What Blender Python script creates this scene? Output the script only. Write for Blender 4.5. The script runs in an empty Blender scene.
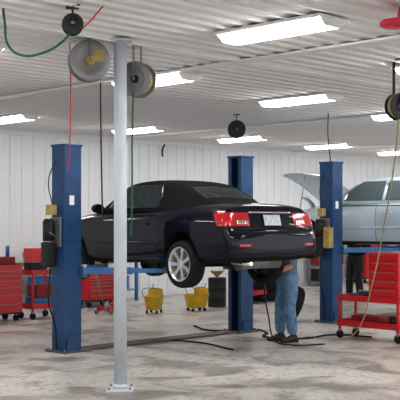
import bpy, bmesh, math, random
from mathutils import Vector, Matrix
random.seed(4)
S=bpy.context.scene
COL=S.collection
R2=math.sqrt(.5)
def cs(X,Z,z=0.0):
    """ground axes at 45 deg to the building -> building axes"""
    return Vector(((X+Z)*R2,(Z-X)*R2,z))

# ---------------- materials ----------------
def mat(name,col,rough=.5,metal=0.,coat=0.,noise=0.,nscale=8.,emit=0.,bump=0.,spec=None):
    m=bpy.data.materials.new(name); m.use_nodes=True
    nt=m.node_tree; b=nt.nodes['Principled BSDF']
    b.inputs['Base Color'].default_value=(*col,1); b.inputs['Roughness'].default_value=rough
    b.inputs['Metallic'].default_value=metal; b.inputs['Coat Weight'].default_value=coat
    b.inputs['Coat Roughness'].default_value=.03
    if spec is not None: b.inputs['Specular IOR Level'].default_value=spec
    if emit: 
        b.inputs['Emission Color'].default_value=(*col,1); b.inputs['Emission Strength'].default_value=emit
    if noise or bump:
        tc=nt.nodes.new('ShaderNodeTexCoord'); n=nt.nodes.new('ShaderNodeTexNoise')
        n.inputs['Scale'].default_value=nscale; n.inputs['Detail'].default_value=5
        nt.links.new(tc.outputs['Object'],n.inputs['Vector'])
        if noise:
            r=nt.nodes.new('ShaderNodeValToRGB')
            r.color_ramp.elements[0].position=.3; r.color_ramp.elements[1].position=.7
            r.color_ramp.elements[0].color=(*[c*(1-noise) for c in col],1)
            r.color_ramp.elements[1].color=(*[min(1,c*(1+noise*.6)) for c in col],1)
            nt.links.new(n.outputs['Fac'],r.inputs['Fac']); nt.links.new(r.outputs['Color'],b.inputs['Base Color'])
        if bump:
            bp=nt.nodes.new('ShaderNodeBump'); bp.inputs['Strength'].default_value=bump; bp.inputs['Distance'].default_value=.01
            nt.links.new(n.outputs['Fac'],bp.inputs['Height']); nt.links.new(bp.outputs['Normal'],b.inputs['Normal'])
    return m
M={}
M['wall']=mat('white_metal_wall',(.87,.89,.92),.45,noise=.03,nscale=.8)
M['ceil']=mat('white_metal_ceiling',(.84,.84,.85),.4,noise=.03,nscale=.6)
M['trim']=mat('white_trim',(.85,.86,.87),.45)
M['navy']=mat('navy_car_paint',(.0015,.0025,.012),.3,coat=.75,spec=.08)
M['silver']=mat('silver_car_paint',(.58,.69,.75),.28,metal=.2,coat=.8)
M['cloth']=mat('black_canvas_top',(.010,.010,.012),.9,noise=.2,nscale=60,bump=.15,spec=.2)
M['glass']=mat('dark_glass',(.02,.03,.035),.04,spec=.7)
M['glass2']=mat('pale_glass',(.12,.16,.17),.05,spec=.9)
M['rubber']=mat('black_rubber',(.018,.018,.019),.8,noise=.2,nscale=30,spec=.3)
M['black']=mat('black_plastic',(.012,.012,.013),.5)
M['under']=mat('underbody_dark',(.012,.012,.013),.8,noise=.3,nscale=12,spec=.2)
M['chrome']=mat('chrome',(.8,.8,.8),.12,metal=1.)
M['alloy']=mat('alloy_wheel',(.72,.73,.75),.3,metal=.5)
M['steel']=mat('steel_grey',(.30,.30,.31),.45,metal=.6,noise=.15)
M['redlens']=mat('red_tail_lens',(.62,.012,.018),.15,coat=1.)
M['white']=mat('white_enamel',(.85,.85,.85),.4)
M['plate']=mat('licence_plate_paint',(.62,.70,.80),.4,noise=.25,nscale=22)
M['blue']=mat('blue_lift_paint',(.018,.075,.20),.42,noise=.25,nscale=5)
M['bluel']=mat('light_blue_paint',(.05,.19,.42),.45,noise=.2)
M['red']=mat('red_tool_paint',(.60,.012,.018),.3,coat=.4)
M['redd']=mat('dark_red_paint',(.28,.008,.012),.4)
M['pink']=mat('bright_red_plastic',(.80,.03,.10),.4)
M['yellow']=mat('yellow_plastic',(.66,.42,.02),.45,noise=.15)
M['mustard']=mat('mustard_paint',(.46,.35,.12),.5,noise=.2)
M['pole']=mat('pale_grey_pole_paint',(.66,.71,.78),.45,noise=.06,nscale=4)
M['jeans']=mat('blue_denim',(.17,.31,.48),.9,noise=.35,nscale=14,bump=.3)
M['shirt']=mat('grey_work_shirt',(.17,.22,.28),.9,noise=.15,nscale=12)
M['darkcl']=mat('dark_work_clothes',(.02,.022,.026),.9,noise=.2,nscale=12)
M['skin']=mat('skin',(.55,.30,.21),.55)
M['hair']=mat('brown_hair',(.05,.03,.02),.8,noise=.3,nscale=60)
M['boot']=mat('brown_boot_leather',(.05,.035,.025),.6)
M['greenh']=mat('green_hose_rubber',(.01,.12,.06),.5)
M['redh']=mat('red_hose_rubber',(.60,.04,.04),.5)
M['yelh']=mat('tan_hose_rubber',(.42,.36,.18),.5)
M['plate_s']=mat('floor_plate_steel',(.17,.15,.13),.55,metal=.3,noise=.3,nscale=6)
M['wood']=mat('bench_wood',(.33,.22,.13),.6,noise=.25,nscale=6)
M['lamp']=mat('fluorescent_diffuser',(1,.99,.97),.5,emit=13.)
M['eye']=mat('eye_white',(.8,.8,.8),.3)
M['lip']=mat('lip',(.42,.17,.14),.5)
def floor_mat():
    m=bpy.data.materials.new('stained_concrete'); m.use_nodes=True; nt=m.node_tree; b=nt.nodes['Principled BSDF']
    N=nt.nodes.new; L=nt.links.new
    tc=N('ShaderNodeTexCoord')
    def noise(sc,d,dist=0.):
        n=N('ShaderNodeTexNoise'); n.inputs['Scale'].default_value=sc; n.inputs['Detail'].default_value=d; n.inputs['Distortion'].default_value=dist
        L(tc.outputs['Object'],n.inputs['Vector']); return n
    def ramp(n,p0,c0,p1,c1):
        r=N('ShaderNodeValToRGB'); r.color_ramp.elements[0].position=p0; r.color_ramp.elements[0].color=(*c0,1)
        r.color_ramp.elements[1].position=p1; r.color_ramp.elements[1].color=(*c1,1); L(n.outputs['Fac'],r.inputs['Fac']); return r
    a=ramp(noise(.55,7),.3,(.47,.44,.405),.66,(.66,.63,.59))
    s=ramp(noise(1.5,9,.6),.38,(.38,.35,.33),.51,(1,1,1))
    t=ramp(noise(12,5),.35,(.52,.50,.48),.47,(1,1,1))
    m1=N('ShaderNodeMix'); m1.data_type='RGBA'; m1.blend_type='MULTIPLY'; m1.inputs[0].default_value=.75
    L(a.outputs[0],m1.inputs[6]); L(s.outputs[0],m1.inputs[7])
    m2=N('ShaderNodeMix'); m2.data_type='RGBA'; m2.blend_type='MULTIPLY'; m2.inputs[0].default_value=.65
    L(m1.outputs[2],m2.inputs[6]); L(t.outputs[0],m2.inputs[7]); L(m2.outputs[2],b.inputs['Base Color'])
    rr=ramp(noise(1.1,5),.35,(.28,)*3,.7,(.5,)*3); L(rr.outputs[0],b.inputs['Roughness'])
    return m
M['floor']=floor_mat()

# ---------------- helpers ----------------
def empty(name,loc=(0,0,0),rot=0.,scale=1.):
    e=bpy.data.objects.new(name,None); COL.objects.link(e); e.location=loc; e.rotation_euler=(0,0,rot); e.scale=(scale,)*3
    e.empty_display_size=.1; return e
def addobj(name,me,parent=None,m=None,smooth=False):
    o=bpy.data.objects.new(name,me); COL.objects.link(o)
    if parent: o.parent=parent
    if m is not None:
        me.materials.clear()
        for x in (m if isinstance(m,list) else [m]): me.materials.append(M[x])
    if smooth:
        for p in me.polygons: p.use_smooth=True
    return o
def bm2obj(bm,name,parent,m,smooth=False):
    me=bpy.data.meshes.new(name); bm.normal_update(); bm.to_mesh(me); bm.free()
    return addobj(name,me,parent,m,smooth)
def box(name,c,s,m,parent=None,bev=.008,rot=(0,0,0)):
    bm=bmesh.new(); bmesh.ops.create_cube(bm,size=1)
    bmesh.ops.scale(bm,vec=s,verts=bm.verts)
    bev=min(bev,min(s)*.3)
    if bev>0: bmesh.ops.bevel(bm,geom=bm.edges[:],offset=bev,segments=2,affect='EDGES',profile=.6)
    o=bm2obj(bm,name,parent,m); o.location=c; o.rotation_euler=rot; return o
def orient(p1,p2):
    d=Vector(p2)-Vector(p1); return d.length,d.to_track_quat('Z','Y').to_matrix().to_4x4()
def cyl(name,p1,p2,r,m,parent=None,r2=None,seg=20,bev=0):
    L,Q=orient(p1,p2); bm=bmesh.new()
    bmesh.ops.create_cone(bm,cap_ends=True,segments=seg,radius1=r,radius2=r if r2 is None else r2,depth=L)
    bmesh.ops.transform(bm,matrix=Matrix.Translation((Vector(p1)+Vector(p2))/2)@Q,verts=bm.verts)
    o=bm2obj(bm,name,parent,m)
    for p in o.data.polygons: p.use_smooth=len(p.vertices)==4
    return o
def beam(name,p1,p2,w,h,m,parent=None):
    p1=Vector(p1);p2=Vector(p2);d=p2-p1
    o=box(name,(p1+p2)/2,(d.length,w,h),m,parent,.006)
    o.rotation_euler=d.to_track_quat('X','Z').to_euler(); return o
def tube(name,pts,r,m,parent=None,smooth=True):
    cu=bpy.data.curves.new(name,'CURVE'); cu.dimensions='3D'; cu.bevel_depth=r; cu.bevel_resolution=3; cu.use_fill_caps=True
    sp=cu.splines.new('BEZIER' if smooth else 'POLY')
    if smooth:
        sp.bezier_points.add(len(pts)-1)
        for b,p in zip(sp.bezier_points,pts): b.co=p; b.handle_left_type=b.handle_right_type='AUTO'
    else:
        sp.points.add(len(pts)-1)
        for b,p in zip(sp.points,pts): b.co=(*p,1)
    o=bpy.data.objects.new(name,cu); COL.objects.link(o); cu.materials.append(M[m])
    if parent:o.parent=parent
    return o
def lathe(name,prof,m,parent=None,mx=None,seg=40,closed=False):
    """profile (r,a) around local Y axis"""
    bm=bmesh.new(); rings=[]
    for i in range(seg):
        t=2*math.pi*i/seg
        rings.append([bm.verts.new((r*math.cos(t),a,r*math.sin(t))) for r,a in prof])
    n=len(prof)
    for i in range(seg):
        A=rings[i];B=rings[(i+1)%seg]
        for j in range(n if closed else n-1):
            k=(j+1)%n
            bm.faces.new((A[j],A[k],B[k],B[j]))
    bmesh.ops.remove_doubles(bm,verts=bm.verts,dist=1e-5)
    bmesh.ops.recalc_face_normals(bm,faces=bm.faces)
    if mx is not None: bmesh.ops.transform(bm,matrix=mx,verts=bm.verts)
    o=bm2obj(bm,name,parent,m,True)
    try: o.data.set_sharp_from_angle(angle=math.radians(40))
    except Exception: pass
    return o
def evalmesh(o,name):
    dg=bpy.context.evaluated_depsgraph_get(); dg.update()
    me=bpy.data.meshes.new_from_object(o.evaluated_get(dg)); me.name=name; return me
def rng(x=None,y=None,z=None):
    P=[]
    for ax,r in enumerate((x,y,z)):
        if r is None: continue
        for s,v in ((-1,r[0]),(1,r[1])):
            if v is None: continue
            co=[0,0,0];no=[0,0,0];co[ax]=v;no[ax]=s;P.append((tuple(co),tuple(no)))
    return P
def conform(src,planes,off,name,m,parent,thick=None,mx=None):
    bm=bmesh.new(); bm.from_mesh(src); bm.normal_update()
    for co,no in planes:
        bmesh.ops.bisect_plane(bm,geom=bm.verts[:]+bm.edges[:]+bm.faces[:],plane_co=co,plane_no=no,clear_outer=True)
    bm.normal_update()
    for f in bm.faces: f.material_index=0
    for v in bm.verts: v.co+=v.normal*off
    if mx is not None: bmesh.ops.transform(bm,matrix=mx,verts=bm.verts)
    o=bm2obj(bm,name,parent,m,True)
    t=thick if thick else off
    md=o.modifiers.new('s','SOLIDIFY'); md.thickness=t; md.offset=-1
    return o
def loft(rings,name,subs,mats=None,fm=None):
    bm=bmesh.new(); V=[]
    for x,half in rings:
        full=[(x,y,z) for y,z in half]+[(x,-y,z) for y,z in half[-2:0:-1]]
        V.append([bm.verts.new(p) for p in full])
    n=len(V[0])
    for i in range(len(V)-1):
        for j in range(n):
            f=bm.faces.new((V[i][j],V[i][(j+1)%n],V[i+1][(j+1)%n],V[i+1][j]))
            if fm: f.material_index=fm(i,j)
    for ring in (V[0],V[-1]):
        h=n//2
        for k in range(h):
            vs=[]
            for q in (ring[k],ring[k+1],ring[(n-k-1)%n],ring[(n-k)%n]):
                if q not in vs: vs.append(q)
            if len(vs)>=3: bm.faces.new(vs)
    bmesh.ops.recalc_face_normals(bm,faces=bm.faces)
    me=bpy.data.meshes.new(name); bm.to_mesh(me); bm.free()
    o=addobj(name,me,None,mats); md=o.modifiers.new('sub','SUBSURF'); md.levels=subs; md.render_levels=subs
    return o

# ---------------- car ----------------
RA,FA=1.08,3.77
DROOP=.09
def wheel(parent,x,y,side,name):
    e=empty(name,(x,y,.33-DROOP)); e.parent=parent; s=side
    if s<0: e.rotation_euler=(0,0,math.pi)
    tp=[(.232,-.10),(.25,-.112),(.295,-.11),(.322,-.092),(.332,-.06),(.327,-.05),(.327,-.045),(.332,-.04),(.332,0),(.327,.004),(.327,.01),(.332,.014),(.332,.06),(.322,.092),(.295,.11),(.25,.112),(.232,.10)]
    lathe('tire',tp,'rubber',e,closed=True)
    lathe('rim_barrel',[(.234,-.10),(.234,.10),(.240,.113),(.228,.113),(.216,.095),(.208,.06),(.20,-.08)],'alloy',e)
    lathe('brake_disc',[(.0,.01),(.15,.01),(.15,-.02),(0,-.02)],'steel',e)
    lathe('inner_cover',[(.0,-.03),(.21,-.03)],'black',e)
    n=7
    bm=bmesh.new()
    for k in range(n):
        t=2*math.pi*k/n
        r0,r1=.03,.222
        pts=[]
        for r,w,a in ((r0,.026,.085),(.11,.022,.088),(r1,.034,.096)):
            for sx,ay in ((-w,a),(w,a),(w*.8,a-.03),(-w*.8,a-.03)):
                pts.append(bm.verts.new((r*math.cos(t)-sx*math.sin(t),ay,r*math.sin(t)+sx*math.cos(t))))
        for q in (0,4):
            for j in range(4):
                bm.faces.new((pts[q+j],pts[q+(j+1)%4],pts[q+4+(j+1)%4],pts[q+4+j]))
    bmesh.ops.recalc_face_normals(bm,faces=bm.faces)
    bm2obj(bm,'spokes',e,'alloy')
    lathe('hub_cap',[(0,.10),(.03,.098),(.05,.09),(.055,.07),(0,.07)],'alloy',e,seg=24)
def car(name,loc,rot,scale,paint,top,glass,soft=True,hood_open=False):
    E=empty(name,loc,rot,scale)
    st=[(0,.60,.42,.60,.655),(.03,.75,.355,.63,.70),(.09,.82,.33,.66,.725),(.125,.835,.32,.70,.745),(.165,.845,.31,.80,.90),(.21,.852,.30,.90,1.03),(.26,.857,.29,.925,1.065),
        (.45,.866,.27,.935,1.085),(.75,.875,.25,.94,1.095),(1.08,.88,.235,.945,1.085),(1.6,.88,.22,.94,1.045),(2.3,.88,.22,.93,1.0),(3.0,.88,.22,.91,.99),
        (3.4,.875,.23,.885,1.0),(3.77,.87,.235,.84,.95),(4.2,.85,.245,.77,.87),(4.5,.81,.26,.70,.78),(4.68,.74,.29,.62,.685),(4.78,.62,.33,.54,.60),(4.82,.48,.38,.50,.545)]
    rings=[]
    for x,w,zb,zs,zt in st:
        wt=w*.84; h=zs-zb
        rings.append((x,[(0,zb),(w*.5,zb),(w*.88,zb+.008),(w*.965,zb+.06),(w*.995,zb+h*.42),(w,zb+h*.78),(w*.965,zs),(wt,zt-.03),(wt*.55,zt),(0,zt+.008)]))
    o=loft(rings,'tmp_body',3)
    cutters=[]
    for ax in (RA,FA):
        for s in (1,-1):
            bm=bmesh.new(); bmesh.ops.create_cone(bm,cap_ends=True,segments=48,radius1=.365,radius2=.365,depth=.5)
            bmesh.ops.transform(bm,matrix=Matrix.Translation((ax,s*.82,.335))@Matrix.Rotation(math.pi/2,4,'X'),verts=bm.verts)
            me=bpy.data.meshes.new('c'); bm.to_mesh(me); bm.free(); c=addobj('tmp_cut',me); cutters.append(c)
            md=o.modifiers.new('b','BOOLEAN'); md.operation='DIFFERENCE'; md.object=c; md.solver='EXACT'
    me=evalmesh(o,'body_shell')
    for c in cutters+[o]: bpy.data.objects.remove(c)
    me.materials.clear(); me.materials.append(M[paint]); me.materials.append(M['under'])
    for p in me.polygons:
        c=p.center; p.use_smooth=True; p.material_index=0
        if p.normal.z<-.75 and c.z<.36: p.material_index=1
        for ax in (RA,FA):
            d=math.hypot(c.x-ax,c.z-.335)
            if d<.368 and abs(c.y)<.885 and (d<.362 or abs(p.normal.y)<.2): p.material_index=1
    b=bpy.data.objects.new('body_shell',me); COL.objects.link(b); b.parent=E
    try: me.set_sharp_from_angle(angle=math.radians(45))
    except Exception: pass
    # greenhouse
    gs=[(.80,1.085,.50,.60),(.98,1.16,.55,.68),(1.3,1.32,.57,.735),(1.62,1.43,.575,.765),(2.1,1.465,.58,.775),(2.55,1.44,.58,.775),(2.70,1.405,.585,.775),(2.95,1.28,.60,.77),(3.25,1.10,.62,.76),(3.45,.985,.63,.72)]
    if not soft: gs=[(.55,1.085,.50,.60),(.75,1.16,.56,.70),(1.15,1.36,.59,.755),(1.5,1.45,.60,.775),(2.0,1.49,.60,.785),(2.5,1.47,.595,.785),(2.68,1.42,.59,.78),(2.95,1.29,.60,.77),(3.25,1.10,.62,.76),(3.45,.985,.63,.72)]
    rg=[]
    for x,zt,wt,wb in gs:
        zb=.93; zw=1.0 if zt>1.06 else zt-.04
        rg.append((x,[(0,zb),(wb*.6,zb),(wb,zb+.01),(wb,min(zw,zt-.03)),(wb+(wt-wb)*.55,zw+(zt-.07-zw)*.55),(wt,zt-.055),(wt*.88,zt-.018),(wt*.5,zt-.003),(0,zt)]))
    g=loft(rg,'tmp_top',3,[top,paint],lambda i,j:1 if i>=6 else 0)
    gme=evalmesh(g,'roof'); bpy.data.objects.remove(g)
    for p in gme.polygons: p.use_smooth=True
    gme.materials.clear(); gme.materials.append(M[top]); gme.materials.append(M[paint])
    go=bpy.data.objects.new('convertible_top' if soft else 'roof',gme); COL.objects.link(go); go.parent=E
    for s in (1,-1):
        yr=(.3,None) if s>0 else (None,-.3)
        x0=1.72 if soft else 1.25
        pl=rng(x=(x0,2.95),y=yr,z=(1.03,1.37 if soft else 1.395))+[((2.72,0,1.33),(.52,0,.85)),((x0+.05,0,1.3),(-.8,0,.35 if soft else .6))]
        conform(gme,pl,.006,'side_glass_'+('l' if s>0 else 'r'),glass,E)
        if not soft:
            conform(gme,rng(x=(2.0,2.07),y=yr,z=(1.03,1.39)),.010,'door_pillar',paint,E)
        else:
            conform(gme,rng(x=(2.02,2.05),y=yr,z=(1.03,1.37)),.010,'window_divider','black',E)
        ys=(.7,None) if s>0 else (None,-.7)
        conform(me,rng(x=(1.35,3.35),y=ys,z=(.925,.938)),.006,'belt_strip','black',E)
        conform(me,rng(x=(1.50,3.36),y=ys,z=(.50,.55)),.012,'side_moulding',paint,E)
        for xx,nm in ((1.62 if soft else 1.50,'door_seam_rear'),(2.98,'door_seam_front')):
            conform(me,rng(x=(xx-.006,xx+.006),y=ys,z=(.28,.97)),.0015,nm,'black',E)
        if not soft: conform(me,rng(x=(2.14,2.15),y=ys,z=(.28,.95)),.0015,'door_seam_mid','black',E)
        tl=rng(x=(None,.42),y=(.42,None) if s>0 else (None,-.42),z=(.77,.95))+[((.42,0,.95),(.9,0,-.6))]
        conform(me,tl,.008,'tail_light_'+('l' if s>0 else 'r'),'redlens',E)
        conform(me,rng(x=(None,.35),y=(.47,.64) if s>0 else (-.64,-.47),z=(.795,.845)),.012,'reverse_lens','chrome',E)
        conform(me,rng(x=(None,.2),y=(.50,.70) if s>0 else (-.70,-.50),z=(.50,.53)),.006,'bumper_reflector','redlens',E)
        conform(me,rng(x=(4.35,None),y=(.42,None) if s>0 else (None,-.42),z=(.56,.70)),.008,'headlight','chrome',E)
        box('door_handle',(1.86,s*.888,.80),(.16,.03,.03),paint,E,.01)
        bm=bmesh.new(); bmesh.ops.create_uvsphere(bm,u_segments=20,v_segments=12,radius=1)
        bmesh.ops.scale(bm,vec=(.075,.11,.07),verts=bm.verts)
        for v in bm.verts:
            if v.co.x<-.03: v.co.x=-.03
        mo=bm2obj(bm,'door_mirror',E,paint,True); mo.location=(2.92,s*.98,1.03)
        box('mirror_stalk',(2.94,s*.88,.99),(.06,.14,.03),paint,E)
    conform(gme,rng(x=(2.76,3.36),y=(-.555,.555),z=(1.03,None)),.006,'windshield',glass,E)
    conform(gme,rng(x=(1.0 if soft else .80,1.36 if soft else 1.15),y=(-.43,.43),z=(1.10,None)),.006,'rear_window',glass,E)
    conform(me,rng(x=(.14,.85),y=(.66,.668),z=(.95,None)),.0015,'trunk_seam_l','black',E)
    conform(me,rng(x=(.14,.85),y=(-.668,-.66),z=(.95,None)),.0015,'trunk_seam_r','black',E)
    conform(me,rng(x=(None,.5),y=(-.84,.84),z=(.735,.750)),.002,'bumper_gap','black',E)
    conform(me,rng(x=(None,.3),y=(-.40,.40),z=(.945,.965)),.010,'trunk_chrome_strip','chrome',E)
    conform(me,rng(x=(None,.25),y=(-.80,.80),z=(.41,.455)),.004,'bumper_groove','black',E)
    box('license_plate',(.137,0,.85),(.012,.31,.15),'plate',E,.004,(0,math.radians(16),0))
    box('plate_frame',(.142,0,.85),(.012,.33,.17),'black',E,.004,(0,math.radians(16),0))
    conform(me,rng(x=(4.5,None),y=(-.35,.35),z=(.46,.56)),.006,'grille','black',E)
    conform(me,rng(x=(3.42,4.7),y=(-.60,.60),z=(.70,None)) ,.0012,'hood_opening','under' if hood_open else paint,E)
    if hood_open:
        mx=Matrix.Translation((3.42,0,1.0))@Matrix.Rotation(math.radians(-43),4,'Y')@Matrix.Translation((-3.42,0,-1.0))
        conform(me,rng(x=(3.42,4.68),y=(-.70,.70),z=(.66,None)),.01,'open_hood',paint,E,.03,mx)
        cyl('hood_prop',(4.25,.5,.85),(4.1,.5,1.60),.008,'steel',E)
    cyl('muffler',(.50,-.45,.27),(.50,.30,.27),.10,'steel',E)
    cyl('tail_pipe',(.50,.40,.27),(.02,.50,.27),.028,'chrome',E)
    cyl('exhaust_pipe',(.6,-.2,.24),(3.4,-.15,.20),.03,'steel',E)
    wz=.33-DROOP
    cyl('rear_axle',(RA,-.7,wz),(RA,.7,wz),.035,'under',E)
    cyl('front_axle',(FA,-.7,wz),(FA,.7,wz),.03,'under',E)
    for s in (1,-1):
        cyl('rear_strut',(RA,s*.55,wz),(RA,s*.50,.62),.05,'under',E)
        beam('control_arm',(RA,s*.62,wz-.03),(RA+.45,s*.35,.24),.07,.04,'under',E)
        wheel(E,RA,s*.765,s,'wheel_rear_'+('l' if s>0 else 'r'))
        wheel(E,FA,s*.765,s,'wheel_front_'+('l' if s>0 else 'r'))
    box('fuel_tank',(1.6,0,.235),(.6,.9,.12),'under',E,.04)
    box('subframe',(3.6,0,.24),(.6,.8,.12),'under',E,.04)
    return E
C1=car('convertible_car',(9.995,8.542,.968),math.radians(85),.955,'navy','cloth','glass')
C2=car('sedan_car',(15.87,8.5,1.14),math.radians(90),.97,'silver','silver','glass2',soft=False,hood_open=True)

# ---------------- lift ----------------
def lift(name,uL,uR,v,armz,pads,power=True):
    E=empty(name,(0,0,0))
    for s,u in ((1,uL),(-1,uR)):
        w,d,t,lip=.28,.28,.02,.07
        P=[(-w/2,-d/2),(w/2,-d/2),(w/2,-d/2+lip),(w/2-t,-d/2+lip),(w/2-t,-d/2+t),(-w/2+t,-d/2+t),(-w/2+t,d/2-t),(w/2-t,d/2-t),(w/2-t,d/2-lip),(w/2,d/2-lip),(w/2,d/2),(-w/2,d/2)]
        bm=bmesh.new(); lo=[bm.verts.new((s*x,y,.02)) for x,y in P]; hi=[bm.verts.new((s*x,y,2.78)) for x,y in P]
        n=len(P)
        for i in range(n): bm.faces.new((lo[i],lo[(i+1)%n],hi[(i+1)%n],hi[i]))
        bm.faces.new(lo); bm.faces.new(hi); bmesh.ops.recalc_face_normals(bm,faces=bm.faces)
        o=bm2obj(bm,'column',E,'blue'); o.location=(u,v,0)
        box('top_cap',(u,v,2.79),(.31,.31,.03),'blue',E)
        box('base_plate',(u+s*.03,v,.012),(.46,.44,.024),'plate_s',E,.005)
        for a in (-1,1):
            box('base_gusset',(u-s*.0,v+a*.155,.10),(.22,.02,.16),'blue',E)
            for b in (-1,1): cyl('anchor_bolt',(u+b*.17,v+a*.19,.02),(u+b*.17,v+a*.19,.05),.014,'steel',E,seg=6)
        cyl('lift_cylinder',(u-s*.03,v,.03),(u-s*.03,v,armz+1.0),.035,'steel',E)
        box('carriage',(u+s*.02,v,armz+.25),(.20,.20,.75),'black',E)
        box('carriage_block',(u+s*.17,v,armz),(.14,.34,.13),'blue',E)
        for k in range(2):
            pt=Vector(pads[(s,k)]); a=Vector((u+s*.19,v+(.13 if pt.y>v else -.13),armz)); b=Vector((pt.x,pt.y,armz))
            dd=(b-a); mid=a+dd*.6
            cyl('arm_pivot',a-Vector((0,0,.09)),a+Vector((0,0,.09)),.055,'steel',E)
            beam('arm_outer',a,mid,.11,.09,'bluel',E)
            beam('arm_inner',a+dd*.4,b,.08,.06,'bluel',E)
            cyl('pad_screw',(b.x,b.y,armz-.04),(b.x,b.y,pt.z-.03),.03,'steel',E)
            cyl('pad',(b.x,b.y,pt.z-.035),(b.x,b.y,pt.z-.002),.06,'rubber',E)
    box('floor_cover',((uL+uR)/2,v,.018),(uR-uL-.5,.30,.02),'plate_s',E,.006)
    x=uL-.14
    box('power_bracket',(x-.02,v+.02,1.62),(.03,.22,.40),'steel',E)
    cyl('power_motor',(x-.12,v+.06,1.50),(x-.12,v+.06,1.76),.075,'black',E)
    cyl('motor_cap',(x-.12,v+.06,1.76),(x-.12,v+.06,1.80),.075,'black',E,r2=.05)
    box('oil_tank',(x-.12,v+.06,1.32),(.15,.16,.34),'black',E,.03)
    box('switch_box',(x-.10,v+.02,1.92),(.11,.11,.14),'mustard',E,.01)
    cyl('release_lever',(x-.10,v-.09,1.55),(x-.24,v-.13,1.62),.008,'steel',E)
    tube('hydraulic_hose',[(x-.10,v+.03,1.16),(x-.16,v,.7),(x-.05,v,.35),(x-.03,v,.05)],.010,'rubber',E)
    tube('power_cord',[(x-.10,v,1.99),(x-.14,v+.03,2.3),(x-.02,v+.05,2.55),(uL,v,2.8)],.007,'rubber',E)
    box('label',(uL-.02,v-.142,2.05),(.08,.003,.13),'white',E,0)
    return E
def cpt(E,x,y,z):
    a=E.rotation_euler.z; s=E.scale.x
    return (E.location.x+s*(x*math.cos(a)-y*math.sin(a)),E.location.y+s*(x*math.sin(a)+y*math.cos(a)),E.location.z+s*z)
def pads(E):
    return {(1,0):cpt(E,1.62,.70,.222),(1,1):cpt(E,3.15,.70,.222),(-1,0):cpt(E,1.62,-.70,.222),(-1,1):cpt(E,3.15,-.70,.222)}
lift('two_post_lift',8.41,11.89,10.97,1.09,pads(C1))
L2=lift('two_post_lift',14.14,17.6,10.89,1.26,pads(C2))
box('parts_box',(13.94,10.80,1.48),(.13,.13,.36),'mustard',L2,.01)

# ---------------- room ----------------
H=3.69; YW=17.66; X0,X1,Y0=-8.0,42.0,-8.0
box('floor',((X0+X1)/2,(Y0+YW)/2-3,-.1),(X1-X0+.4,YW-Y0+6.4,.2),'floor',None,0)
def corrug(name,length,extent,pitch,ribh,m):
    bm=bmesh.new(); pts=[]; x=0
    while x<length:
        pts+= [(x,0),(x+pitch*.36,0),(x+pitch*.40,ribh*.25),(x+pitch*.44,0),(x+pitch*.80,0),(x+pitch*.86,ribh),(x+pitch*.94,ribh)]; x+=pitch
    pts.append((x,0))
    A=[bm.verts.new((a,0,z)) for a,z in pts]; B=[bm.verts.new((a,extent,z)) for a,z in pts]
    for i in range(len(pts)-1): bm.faces.new((A[i],A[i+1],B[i+1],B[i]))
    return bm2obj(bm,name,None,m)
w=corrug('wall_back',X1-X0,H+.02,.30,.022,'wall'); w.rotation_euler=(math.pi/2,0,0); w.location=(X0,YW,0)
w=corrug('wall_left',YW-Y0+.4,H+.02,.30,.022,'wall'); w.rotation_euler=(math.pi/2,0,math.pi/2); w.location=(X0,Y0-.2,0)
w=corrug('wall_right',YW-Y0,H+.02,.30,.022,'wall'); w.rotation_euler=(math.pi/2,0,-math.pi/2); w.location=(X1,YW,0)
c=corrug('ceiling',YW-Y0,X1-X0,.24,.028,'ceil')
c.matrix_world=Matrix(((0,1,0,X0),(1,0,0,Y0),(0,0,-1,H),(0,0,0,1)))
box('trim_1',((X0+X1)/2,YW-.03,H-.06),(X1-X0,.05,.12),'trim',None)
box('baseboard_back',((X0+X1)/2,YW-.03,.06),(X1-X0,.03,.12),'trim',None)
for i,u in enumerate((2.6,8.79,15.0,21.2,27.4,33.6)):
    box('trim_%d'%(i+2),(u,(Y0+YW)/2,H-.035),(.16,YW-Y0-.1,.03),'trim',None)
bm=bmesh.new()
def addbox(bm,c,s,mi,taper=1.):
    r=bmesh.ops.create_cube(bm,size=1)['verts']
    for v in r:
        k=taper if v.co.z<0 else 1
        v.co=Vector((v.co.x*s[0]*k+c[0],v.co.y*s[1]*(1 if k==1 else .99)+c[1],v.co.z*s[2]+c[2]))
    for f in {f for v in r for f in v.link_faces}: f.material_index=mi
addbox(bm,(0,0,.035),(.46,1.34,.03),0)
addbox(bm,(0,0,-.01),(.40,1.28,.06),1,.6)
addbox(bm,(0,.65,-.01),(.38,.015,.07),0,.6); addbox(bm,(0,-.65,-.01),(.38,.015,.07),0,.6)
fm=bpy.data.meshes.new('fluorescent_fixture'); bm.to_mesh(fm); bm.free(); fm.materials.append(M['white']); fm.materials.append(M['lamp'])
def fix(u,v):
    o=bpy.data.objects.new('fluorescent_light',fm); COL.objects.link(o); o.location=(u,v,H-.075)
for v,us in ((15.45,[10.55+3.15*k for k in range(-5,10)]),(9.9,[9.05+3.0*k for k in range(-5,10)]),(6.4,[7.49+3.1*k for k in range(-4,9)]),(2.0,[4.4+3.6*k for k in range(-3,8)]),(-3.,[4.4+3.6*k for k in range(-3,8)])):  # the last rows are out of view, added to light the foreground floor
    for u in us: fix(u,v)
tube('ceiling_conduit',[(X0+.1,8.07,H-.04),(X1-.1,8.07,H-.04)],.016,'trim',None,False)

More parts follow.
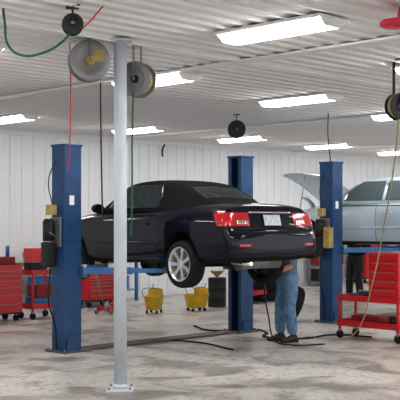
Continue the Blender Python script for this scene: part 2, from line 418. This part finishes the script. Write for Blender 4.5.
# ---------------- pole with reels ----------------
PX,PY=6.89,8.07
E=empty('support_pole',(PX,PY,0),math.radians(-45))
box('base_plate',(0,0,.01),(.28,.28,.02),'pole',E,.003)
cyl('pipe',(0,0,.02),(0,0,H-.03),.068,'pole',E,seg=32)
cyl('collar',(0,0,.02),(0,0,.07),.078,'pole',E,seg=32)
box('top_plate',(0,0,H-.035),(.24,.24,.02),'pole',E,.003)
for a in (-1,1):
    for b in (-1,1): cyl('bolt',(a*.11,b*.11,.02),(a*.11,b*.11,.045),.012,'steel',E,seg=6)
def reel(name,loc,yaw,R,W,flange,coil,ceil_to,hub='mustard',pitch=0.):
    E=empty(name,loc,yaw); 
    f=W/2
    for s in (-1,1):
        lathe('flange_'+('a' if s<0 else 'b'),[(0,s*f),(R*.55,s*f),(R*.6,s*(f+.008)),(R*.95,s*(f+.008)),(R,s*f),(R*.97,s*(f-.012)),(0,s*(f-.012))],flange,E)
    prof=[(R*.35,-f+.012)]; n=6; step=(W-.03)/n
    for k in range(n):
        y0=-f+.015+k*step
        for q in range(5):
            t=math.pi*q/4; prof.append((R*.78+step*.5*math.sin(t),y0+step*.5-step*.5*math.cos(t)))
    prof.append((R*.35,f-.012))
    lathe('hose_coil',prof,coil,E)
    lathe('hub',[(0,-f-.03),(R*.2,-f-.03),(R*.24,-f-.006),(R*.24,f+.006),(R*.2,f+.03),(0,f+.03)],hub,E,seg=24)
    top=ceil_to-loc[2]
    for s in (-1,1): beam('bracket_side',(0,s*(f+.035),-.02),(0,s*(f+.035),max(top,R+.02)),.05,.008,flange,E)
    if top>0: box('mount_plate',(0,0,max(top,R+.02)),(.12,W+.09,.012),flange,E,.002)
    cyl('axle',(0,-f-.045,0),(0,f+.045,0),.015,'steel',E)
    return E
l=cs(-1.154,10.5,3.43); r1=reel('hose_reel',l,math.radians(-30),.215,.13,'steel','black',H-.01)
box('label',(.09,-.078,.05),(.11,.004,.12),'mustard',r1,0)
l=cs(-.675,10.88,3.29); r2=reel('hose_reel',l,math.radians(-62),.19,.16,'steel','mustard',H-.01,'black')
l=cs(-1.135,9.0,3.52); reel('cord_reel',l,math.radians(-35),.095,.09,'black','black',H-.01,'black')
l=cs(2.36,12,3.13); reel('hose_reel',l,math.radians(-20),.16,.12,'black','yelh',H-.01,'mustard')
l=cs(.66,18.2,3.42); reel('cord_reel',l,math.radians(-45),.16,.16,'black','black',H-.01,'black')
E=empty('extension_cord_reel',cs(1.79,9.0,3.53))
mx=Matrix.Rotation(math.pi/2,4,'X')
lathe('drum',[(0,-.025),(.17,-.025),(.19,-.012),(.19,.012),(.17,.025),(0,.025)],'pink',E,mx)
lathe('hub',[(0,-.04),(.05,-.04),(.06,-.025),(.03,.025),(.03,.10),(0,.10)],'pink',E,mx,24)
cyl('stem',(0,0,.03),(0,0,.15),.02,'steel',E)
tube('green_air_hose',[cs(-1.76,9.02,3.68),cs(-1.737,9,3.516),cs(-1.71,9,3.34),cs(-1.60,9,3.25),cs(-1.38,9,3.276),cs(-1.23,9,3.365),cs(-1.15,9,3.45)],.011,'greenh')
tube('hanging_green_hose',[cs(-.71,10.75,3.15),cs(-.705,10.5,2.6),cs(-.70,10.4,2.0),cs(-.71,10.4,1.62)],.009,'greenh')
tube('hanging_black_hose',[cs(-1.03,10.45,3.2),cs(-1.02,10.4,2.7),cs(-1.01,10.4,2.1),cs(-1.0,10.4,1.66)],.008,'black')
tube('hanging_red_hose',[cs(-1.38,10.7,3.68),cs(-1.37,10.7,3.1),cs(-1.385,10.7,2.5),cs(-1.40,10.7,2.3)],.007,'redh')
tube('red_electric_cord',[cs(-1.10,9,3.44),cs(-.98,9,3.55),cs(-.86,9,3.69)],.007,'redh')
tube('hanging_tan_hose',[cs(2.36,12.0,2.98),cs(2.48,12.9,2.5),cs(2.56,14,1.75),cs(2.45,14.4,.85),cs(2.28,14.75,.15),cs(2.1,15.0,.014),cs(1.6,15.3,.014)],.010,'yelh')
tube('hanging_power_cord',[(14.14,10.95,H),(14.10,10.93,3.3),(14.14,10.9,2.8)],.009,'black')
tube('floor_air_hose',[cs(-.10,16.9,.014),cs(.25,16.2,.014),cs(.75,16.5,.014),cs(1.05,15.9,.014),cs(1.0,15.3,.014),cs(1.5,15.1,.014),cs(2.1,15.6,.014),cs(2.6,15.3,.014)],.013,'rubber')
tube('floor_power_cable',[cs(-1.55,13.9,.013),cs(-1.1,14.3,.013),cs(-.6,14.9,.013),cs(-.1,14.7,.013),cs(.45,13.8,.013)],.011,'rubber')
tube('wall_conduit',[(16.35,YW-.05,3.30),(16.35,YW-.05,3.45),(16.42,YW-.05,3.6)],.02,'black')

# ---------------- tool storage ----------------
def chest(name,loc,W,D,Hh,rot=0.,m='red'):
    E=empty(name,loc,rot)
    z0=.14
    box('cabinet',(0,0,(z0+Hh)/2),(W,D,Hh-z0),m,E,.012)
    hs=[.22,.2,.16,.14,.12,.10]; tot=sum(hs); z=z0+.02; H2=Hh-z0-.10
    for i,h in enumerate(hs):
        hh=h/tot*H2
        box('drawer_%d'%i,(0,-D/2-.008,z+hh/2),(W-.06,.02,hh-.022),m,E,.004)
        box('drawer_pull_%d'%i,(0,-D/2-.022,z+hh-.028),(W-.10,.012,.012),'steel',E,.003)
        z+=hh
    box('top_mat',(0,0,Hh+.006),(W-.04,D-.04,.012),'black',E,.003)
    box('bottom_skirt',(0,0,.145),(W+.004,D+.004,.03),'black',E)
    tube('side_handle',[(-W/2,-D*.3,Hh-.12),(-W/2-.06,-D*.3,Hh-.12),(-W/2-.06,D*.3,Hh-.12),(-W/2,D*.3,Hh-.12)],.011,'chrome',E,False)
    for a in (-1,1):
        for b in (-1,1):
            x,y=a*(W/2-.08),b*(D/2-.08)
            lathe('caster_wheel',[(0,-.02),(.05,-.02),(.06,-.01),(.06,.01),(.05,.02),(0,.02)],'rubber',E,Matrix.Translation((x,y,.06)),20)
            box('caster_fork',(x,y,.115),(.05,.06,.03),'steel',E)
    return E
t=chest('tool_chest',(9.97,15.15,0),.95,.5,1.0)
box('riser_box',(.1,0,1.07),(.55,.35,.13),'redd',t); box('spray_can_tray',(-.25,.05,1.06),(.2,.2,.10),'black',t)
cyl('spray_can',(.33,0,1.13),(.33,0,1.33),.035,'bluel',t); cyl('bottle',(.15,.05,1.13),(.15,.05,1.28),.04,'white',t)
def cart(name,loc,W,D,Hh,rot,m='red',top=None):
    E=empty(name,loc,rot)
    for a in (-1,1):
        for b in (-1,1):
            x,y=a*(W/2-.03),b*(D/2-.03)
            box('leg',(x,y,(Hh+.14)/2),(.035,.035,Hh-.14),m,E,.004)
            lathe('caster_wheel',[(0,-.018),(.05,-.018),(.062,-.01),(.062,.01),(.05,.018),(0,.018)],'rubber',E,Matrix.Translation((x,y,.062)),20)
            box('caster_fork',(x,y,.12),(.045,.05,.04),'steel',E)
    for nm,z in (('lower_tray',.20),('upper_tray',Hh-.04)):
        box(nm,(0,0,z),(W,D,.02),m,E,.004)
        for s in (-1,1):
            box(nm+'_rim',(0,s*D/2,z+.035),(W,.012,.09),m,E,.003)
            box(nm+'_end',(s*W/2,0,z+.035),(.012,D,.09),m,E,.003)
    tube('push_handle',[(W/2,-D/2+.05,Hh),(W/2+.1,-D/2+.05,Hh+.05),(W/2+.1,D/2-.05,Hh+.05),(W/2,D/2-.05,Hh)],.012,'chrome',E,False)
    return E
t=cart('service_cart',(10.95,15.1,0),.60,.42,.85,0)
box('tool_box',(-.08,0,.94),(.36,.22,.16),'black',t); box('blue_case',(0,0,.30),(.4,.3,.16),'bluel',t); box('red_case',(.05,0,.50),(.42,.32,.22),'redd',t)
cyl('oil_bottle',(.2,.05,.84),(.2,.05,1.08),.04,'white',t); beam('pry_bar',(-.2,.1,.86),(-.28,.12,1.2),.02,.02,'steel',t)
t=cart('service_cart',(12.52,8.80,0),1.1,.46,.62,math.radians(-90))
box('cabinet_box',(.27,0,.98),(.52,.42,.66),'red',t,.012)
for k in range(5):
    box('drawer_%d'%k,(.27,-.218,.72+k*.13),(.46,.014,.105),'red',t,.004)
    box('pull_%d'%k,(.27,-.230,.755+k*.13),(.42,.010,.010),'steel',t,.002)
    box('end_panel_%d'%k,(.005,0,.72+k*.13),(.010,.36,.105),'redd',t,.003)
box('socket_case',(-.28,0,.63),(.3,.26,.07),'black',t); cyl('grease_gun',(-.35,.05,.70),(-.1,.1,.70),.03,'steel',t)
box('low_box',(-.1,0,.29),(.5,.3,.14),'redd',t); cyl('oil_filter',(.3,0,.21),(.3,0,.36),.06,'black',t)
t=cart('service_cart',(16.1,14.6,0),.7,.45,.85,.2)
box('tool_box',(0,0,.95),(.45,.25,.2),'redd',t)
chest('tool_chest',(19.4,17.1,0),.8,.5,.95)
chest('tool_chest',(24.0,17.1,0),1.1,.5,1.2)
t=chest('tool_chest',(13.25,16.3,0),.75,.45,.72)
box('black_case',(0,0,.80),(.4,.3,.15),'black',t)
E=empty('floor_jack',(12.45,14.9,0),.4)
for s in (-1,1):
    box('side_frame',(0,s*.12,.10),(.55,.02,.10),'red',E,.005)
    for x in (-.24,.24): lathe('jack_wheel',[(0,-.02),(.05,-.02),(.055,0),(.05,.02),(0,.02)],'steel',E,Matrix.Translation((x,s*.155,.055)),18)
beam('lift_arm',(-.12,0,.12),(.24,0,.20),.08,.05,'redd',E); cyl('saddle',(.24,0,.21),(.24,0,.24),.05,'steel',E)
cyl('pump',(-.2,0,.10),(-.02,0,.13),.045,'steel',E); cyl('jack_handle',(-.22,0,.14),(-.62,0,.95),.016,'steel',E)
E=empty('oil_drum',(15.0,14.5,0))
lathe('drum',[(0,0),(.18,0),(.19,.01),(.185,.03),(.185,.19),(.192,.2),(.185,.21),(.185,.38),(.192,.39),(.185,.40),(.185,.57),(.19,.59),(.18,.6),(.17,.59),(0,.585)],'black',E,Matrix.Rotation(math.pi/2,4,'X'),36)
lathe('funnel',[(.02,.60),(.03,.64),(.15,.74),(.155,.74),(.035,.635),(.025,.60)],'mustard',E,Matrix.Rotation(math.pi/2,4,'X'),28)
E=empty('parts_shelf',(22.2,17.2,0))
for a in (-.6,.6):
    for b in (-.2,.2): box('upright',(a,b,.75),(.04,.04,1.5),'steel',E,.003)
for k,z in enumerate((.12,.55,.98,1.42)):
    box('shelf_%d'%k,(0,0,z),(1.24,.44,.025),'steel',E,.003)
for i,(x,z,w_,h,m) in enumerate([(-.35,.14,.4,.32,'black'),(.2,.14,.5,.25,'bluel'),(-.3,.57,.5,.25,'redd'),(.3,.57,.35,.3,'black'),(-.2,1.0,.6,.22,'black'),(.38,1.0,.25,.3,'mustard')]):
    box('stock_box_%d'%i,(x,0,z+h/2),(w_,.34,h),m,E,.01)
E=empty('workbench',(13.5,17.15,0))
box('bench_top',(0,0,.88),(2.9,.65,.06),'wood',E)
box('lower_shelf',(0,0,.25),(2.8,.55,.03),'steel',E)
for a in (-1.38,0,1.38):
    for b in (-.27,.27): box('leg',(a,b,.425),(.06,.06,.85),'bluel',E)
box('vise_base',(.9,-.15,.95),(.18,.16,.08),'blue',E); box('vise_jaw',(.9,-.18,1.04),(.14,.26,.10),'blue',E,.02); cyl('vise_screw',(.9,-.38,1.03),(.9,-.2,1.03),.015,'steel',E)
for i,(x,w_,h,m) in enumerate([(-1.2,.3,.3,'red'),(-.8,.25,.18,'bluel'),(-.4,.4,.26,'redd'),(.2,.25,.2,'black'),(.5,.12,.3,'bluel')]):
    box('bench_case_%d'%i,(x,.02,.91+h/2),(w_,.26,h),m,E,.015)
for i,(x,w_,h,m) in enumerate([(-1.0,.45,.35,'bluel'),(-.4,.35,.3,'red'),(.5,.5,.38,'redd'),(1.05,.35,.3,'bluel')]):
    box('shelf_case_%d'%i,(x,0,.265+h/2),(w_,.4,h),m,E,.02)
def bucket(loc,rot):
    E=empty('mop_bucket',loc,rot)
    def ring(z,a,b,n=32):
        return [(a*math.copysign(abs(math.cos(t))**.7,math.cos(t)),b*math.copysign(abs(math.sin(t))**.7,math.sin(t)),z) for t in [2*math.pi*i/n for i in range(n)]]
    bm=bmesh.new(); R=[]
    for z,a,b in ((.07,.17,.12),(.09,.19,.135),(.32,.245,.165),(.335,.26,.18),(.325,.262,.182),(.335,.235,.155),(.11,.18,.125)):
        R.append([bm.verts.new(p) for p in ring(z,a,b)])
    for i in range(len(R)-1):
        for j in range(32): bm.faces.new((R[i][j],R[i][(j+1)%32],R[i+1][(j+1)%32],R[i+1][j]))
    bm.faces.new(R[0]); bm.faces.new(R[-1]); bmesh.ops.recalc_face_normals(bm,faces=bm.faces)
    bm2obj(bm,'tub',E,'yellow',True)
    box('wringer_box',(.10,0,.36),(.20,.24,.20),'yellow',E,.02)
    box('wringer_slot',(.10,0,.462),(.14,.18,.006),'black',E,0)
    cyl('wringer_lever',(.2,.10,.40),(.28,.11,.54),.014,'yellow',E)
    tube('bail_handle',[(-.1,-.18,.32),(-.14,-.19,.44),(-.14,0,.49),(-.14,.19,.44),(-.1,.18,.32)],.008,'steel',E)
    for a in (-.13,.13):
        for b in (-.1,.1):
            lathe('caster_wheel',[(0,-.012),(.032,-.012),(.032,.012),(0,.012)],'rubber',E,Matrix.Translation((a,b,.033)),16)
            box('caster_mount',(a,b,.065),(.03,.03,.03),'steel',E)
bucket((13.1,14.35,0),.5); bucket((14.0,14.1,0),-.3)
def tire(loc,rot):
    o=lathe('car_tire',[(.20,-.09),(.25,-.108),(.30,-.10),(.325,-.07),(.33,0),(.325,.07),(.30,.10),(.25,.108),(.20,.09),(.215,.0)],'rubber',closed=True); o.location=loc; o.rotation_euler=rot; return o
tire((13.72,11.42,.31),(math.radians(22),0,math.radians(55)))
tire((16.9,14.9,.11),(math.radians(90),0,0)); tire((16.92,14.88,.33),(math.radians(90),0,0))

# ---------------- people ----------------
def skin(name,verts,edges,rad,sub=2):
    me=bpy.data.meshes.new(name); me.from_pydata([Vector(v) for v in verts],edges,[])
    o=bpy.data.objects.new(name,me); COL.objects.link(o)
    md=o.modifiers.new('k','SKIN'); md.use_smooth_shade=True
    for i,r in enumerate(rad):
        d=me.skin_vertices[0].data[i]; d.radius=(r,r) if not isinstance(r,tuple) else r; d.use_root=(i==0)
    s=o.modifiers.new('s','SUBSURF'); s.levels=sub; s.render_levels=sub
    m2=evalmesh(o,name); bpy.data.objects.remove(o); return m2
def hand(parent,wrist,d,up,side,name):
    d=Vector(d).normalized(); up=Vector(up); up=(up-up.dot(d)*d).normalized(); lat=d.cross(up)*side
    F=Matrix(((d.x,lat.x,up.x,wrist[0]),(d.y,lat.y,up.y,wrist[1]),(d.z,lat.z,up.z,wrist[2]),(0,0,0,1)))
    bm=bmesh.new(); bmesh.ops.create_cube(bm,size=1)
    for v in bm.verts:
        k=.75 if v.co.x<0 else 1.
        v.co=Vector((v.co.x*.10+.045,v.co.y*.085*k,v.co.z*.032))
    bmesh.ops.subdivide_edges(bm,edges=bm.edges[:],cuts=2,use_grid_fill=True)
    bmesh.ops.smooth_vert(bm,verts=bm.verts,factor=.5,use_axis_x=True,use_axis_y=True,use_axis_z=True)
    bmesh.ops.transform(bm,matrix=F,verts=bm.verts)
    bm2obj(bm,name+'_palm',parent,'skin',True)
    for nm,y,l in (('index',.032,.072),('middle',.011,.08),('ring',-.011,.075),('little',-.031,.058)):
        vs=[(.06,y*.9,0),(.092,y,0),(.092+l*.42,y,-.012),(.092+l*.70,y,-.036),(.092+l*.78,y,-.056)]
        m_=skin(nm,[F@Vector(v) for v in vs],[(i,i+1) for i in range(4)],[.009,.0095,.0085,.008,.007],1)
        addobj(name+'_'+nm,m_,parent,'skin',True)
    vs=[(.015,.03,-.004),(.04,.052,-.012),(.065,.062,-.024),(.085,.06,-.038)]
    addobj(name+'_thumb',skin('thumb',[F@Vector(v) for v in vs],[(0,1),(1,2),(2,3)],[.012,.011,.010,.008],1),parent,'skin',True)
def person(name,loc,rot,J,top,legs,longsleeve=False,tilt=0):
    E=empty(name,loc,rot)
    names=list(J.keys()); V=[J[n][0] for n in names]; Rr=[J[n][1] for n in names]; ix={n:i for i,n in enumerate(names)}
    ed=[('pelvis','waist'),('waist','chest'),('chest','upper'),('upper','neck'),('neck','skull')]
    for s in 'lr': ed+=[('upper','sh_'+s),('sh_'+s,'ua_'+s),('ua_'+s,'el_'+s),('el_'+s,'fa_'+s),('fa_'+s,'wr_'+s),('pelvis','hip_'+s),('hip_'+s,'th_'+s),('th_'+s,'kn_'+s),('kn_'+s,'ca_'+s),('ca_'+s,'an_'+s)]
    me=skin('body',V,[(ix[a],ix[b]) for a,b in ed],Rr,2)
    me.materials.clear()
    for m_ in (top,legs,'skin'): me.materials.append(M[m_])
    P={n:Vector(J[n][0]) for n in names}
    def dseg(p,a,b):
        ab=b-a; t=max(0,min(1,(p-a).dot(ab)/ab.dot(ab))); return (p-(a+ab*t)).length
    for p in me.polygons:
        c=p.center; mi=0
        darm=min(min(dseg(c,P['el_'+s],P['fa_'+s]),dseg(c,P['fa_'+s],P['wr_'+s])) for s in 'lr')
        if c.z<P['pelvis'].z+.04 and darm>.065: mi=1
        if c.z>P['neck'].z-.015 and abs(c.y-P['neck'].y)<.09: mi=2
        if not longsleeve and darm<.06: mi=2
        p.material_index=mi; p.use_smooth=True
    addobj('body',me,E)
    for s in 'lr':
        a=P['an_'+s]; k=1 if s=='l' else -1
        bm=bmesh.new(); R=[]
        prof=[(-.085,.028,.055),(-.06,.038,.11),(-.01,.042,.13),(.05,.044,.10),(.11,.048,.07),(.16,.042,.06),(.195,.022,.04)]
        for x,w_,h in prof:
            R.append([bm.verts.new((x,w_*math.cos(t),max(0,h*.5+h*.5*math.sin(t))) ) for t in [2*math.pi*i/14 for i in range(14)]])
        for i in range(len(R)-1):
            for j in range(14): bm.faces.new((R[i][j],R[i][(j+1)%14],R[i+1][(j+1)%14],R[i+1][j]))
        bm.faces.new(R[0]); bm.faces.new(R[-1]); bmesh.ops.recalc_face_normals(bm,faces=bm.faces)
        o=bm2obj(bm,'boot_'+s,E,'boot',True); o.location=(a.x+.005,a.y,0); o.rotation_euler=(0,0,.12*k)
        box('sole_'+s,(a.x+.06,a.y+.007*k,.012),(.27,.088,.024),'rubber',E,.01,(0,0,.12*k))
    h=P['skull']; H_=empty('head',(h.x+.015,h.y,h.z+.10)); H_.parent=E; H_.rotation_euler=(0,tilt,0)
    bm=bmesh.new(); bmesh.ops.create_uvsphere(bm,u_segments=32,v_segments=24,radius=1)
    for v in bm.verts:
        x,y,z=v.co; 
        sx=.098; sy=.076; sz=.118
        if z<0: 
            sy*=1-.28*(-z)**1.3; 
            if x<0: sx*=1-.25*(-z)
            else: sx*=1-.06*(-z)
        v.co=Vector((x*sx+.004,y*sy,z*sz))
        if x>.8 and abs(z-.05)<.12 and .2<abs(y)<.55: v.co.x-=.007
        if x>.8 and z<-.7: v.co.x+=.008
    bm2obj(bm,'face',H_,'skin',True)
    bm=bmesh.new(); vs=[bm.verts.new(p) for p in ((.092,0,.015),(.094,.012,-.03),(.094,-.012,-.03),(.120,0,-.026),(.09,0,-.042))]
    for t in ((0,1,3),(0,3,2),(1,4,3),(3,4,2)): bm.faces.new([vs[i] for i in t])
    bm2obj(bm,'nose',H_,'skin')
    box('mouth',(.093,0,-.062),(.008,.044,.011),'lip',H_,.003)
    for s in (-1,1):
        bm=bmesh.new(); bmesh.ops.create_uvsphere(bm,u_segments=12,v_segments=8,radius=.012); o=bm2obj(bm,'eye_%d'%s,H_,'eye',True); o.location=(.082,s*.030,.006)
        bm=bmesh.new(); bmesh.ops.create_uvsphere(bm,u_segments=12,v_segments=8,radius=.006); o=bm2obj(bm,'iris_%d'%s,H_,'black',True); o.location=(.091,s*.030,.006)
        box('brow_%d'%s,(.091,s*.031,.028),(.008,.032,.006),'hair',H_,.002)
        lathe('ear_%d'%s,[(0,-.008),(.022,-.008),(.03,0),(.022,.008),(0,.004)],'skin',H_,Matrix.Translation((-.008,s*.077,-.005))@Matrix.Diagonal((.7,1,1,1)),16)
    bm=bmesh.new(); bmesh.ops.create_uvsphere(bm,u_segments=32,v_segments=24,radius=1)
    dele=[]
    for v in bm.verts:
        x,y,z=v.co
        if z<(.38 if x>.2 else (-.05 if x>-.25 else -.45)): dele.append(v)
        v.co=Vector((x*.106,y*.083,z*.126+.002))
    bmesh.ops.delete(bm,geom=dele,context='VERTS')
    o=bm2obj(bm,'hair',H_,'hair',True); md=o.modifiers.new('s','SOLIDIFY'); md.thickness=.012
    for s in 'lr':
        d=P['wr_'+s]-P['fa_'+s]; hand(E,P['wr_'+s],d,(0,0,1),1 if s=='l' else -1,'hand_'+s)
    return E
J={'pelvis':((0,0,.95),.145),'waist':((.0,0,1.07),.135),'chest':((-.01,0,1.26),.155),'upper':((-.01,0,1.40),.11),'neck':((.0,0,1.49),.055),'skull':((.01,0,1.56),.06),
 'sh_l':((-.01,.175,1.40),.075),'ua_l':((.03,.225,1.25),.068),'el_l':((.08,.23,1.09),.050),'fa_l':((.20,.20,1.06),.045),'wr_l':((.31,.15,1.06),.028),
 'sh_r':((-.01,-.175,1.40),.075),'ua_r':((.04,-.225,1.26),.068),'el_r':((.12,-.23,1.11),.050),'fa_r':((.22,-.18,1.09),.045),'wr_r':((.32,-.11,1.10),.028),
 'hip_l':((0,.095,.86),.125),'th_l':((.01,.115,.70),.112),'kn_l':((.03,.12,.49),.088),'ca_l':((.0,.125,.32),.088),'an_l':((-.02,.13,.10),.078),
 'hip_r':((0,-.095,.86),.125),'th_r':((.03,-.115,.70),.112),'kn_r':((.07,-.12,.49),.088),'ca_r':((.07,-.125,.32),.088),'an_r':((.06,-.13,.10),.078)}
pl=Vector((11.43,9.60,0))
person('mechanic',pl,math.radians(155),J,'shirt','jeans',False,-.1)
person('mechanic',(18.55,13.6,0),math.radians(170),J,'darkcl','darkcl',False,-.1)
a=math.radians(155)
def pw(x,y,z): return (pl.x+x*math.cos(a)-y*math.sin(a),pl.y+x*math.sin(a)+y*math.cos(a),z)
tube('work_air_hose',[pw(.41,.11,1.03),pw(.43,.12,.8),pw(.40,.2,.4),pw(.34,.3,.06),pw(.2,.5,.014),pw(-.3,.6,.014)],.010,'rubber')

# ---------------- world, camera ----------------
W=bpy.data.worlds.new('daylight'); S.world=W; W.use_nodes=True
W.node_tree.nodes['Background'].inputs[0].default_value=(.93,.96,1,1); W.node_tree.nodes['Background'].inputs[1].default_value=1.3
cd=bpy.data.cameras.new('camera'); cam=bpy.data.objects.new('camera',cd); COL.objects.link(cam)
cam.location=(0,0,1.77); cam.rotation_euler=(math.pi/2,0,-math.pi/4)
cd.sensor_width=36; cd.lens=1010/400*36; cd.shift_y=21/400; cd.clip_end=200
S.camera=cam
S.view_settings.view_transform='Standard'; S.view_settings.look='None'; S.view_settings.exposure=.58; S.view_settings.gamma=.85
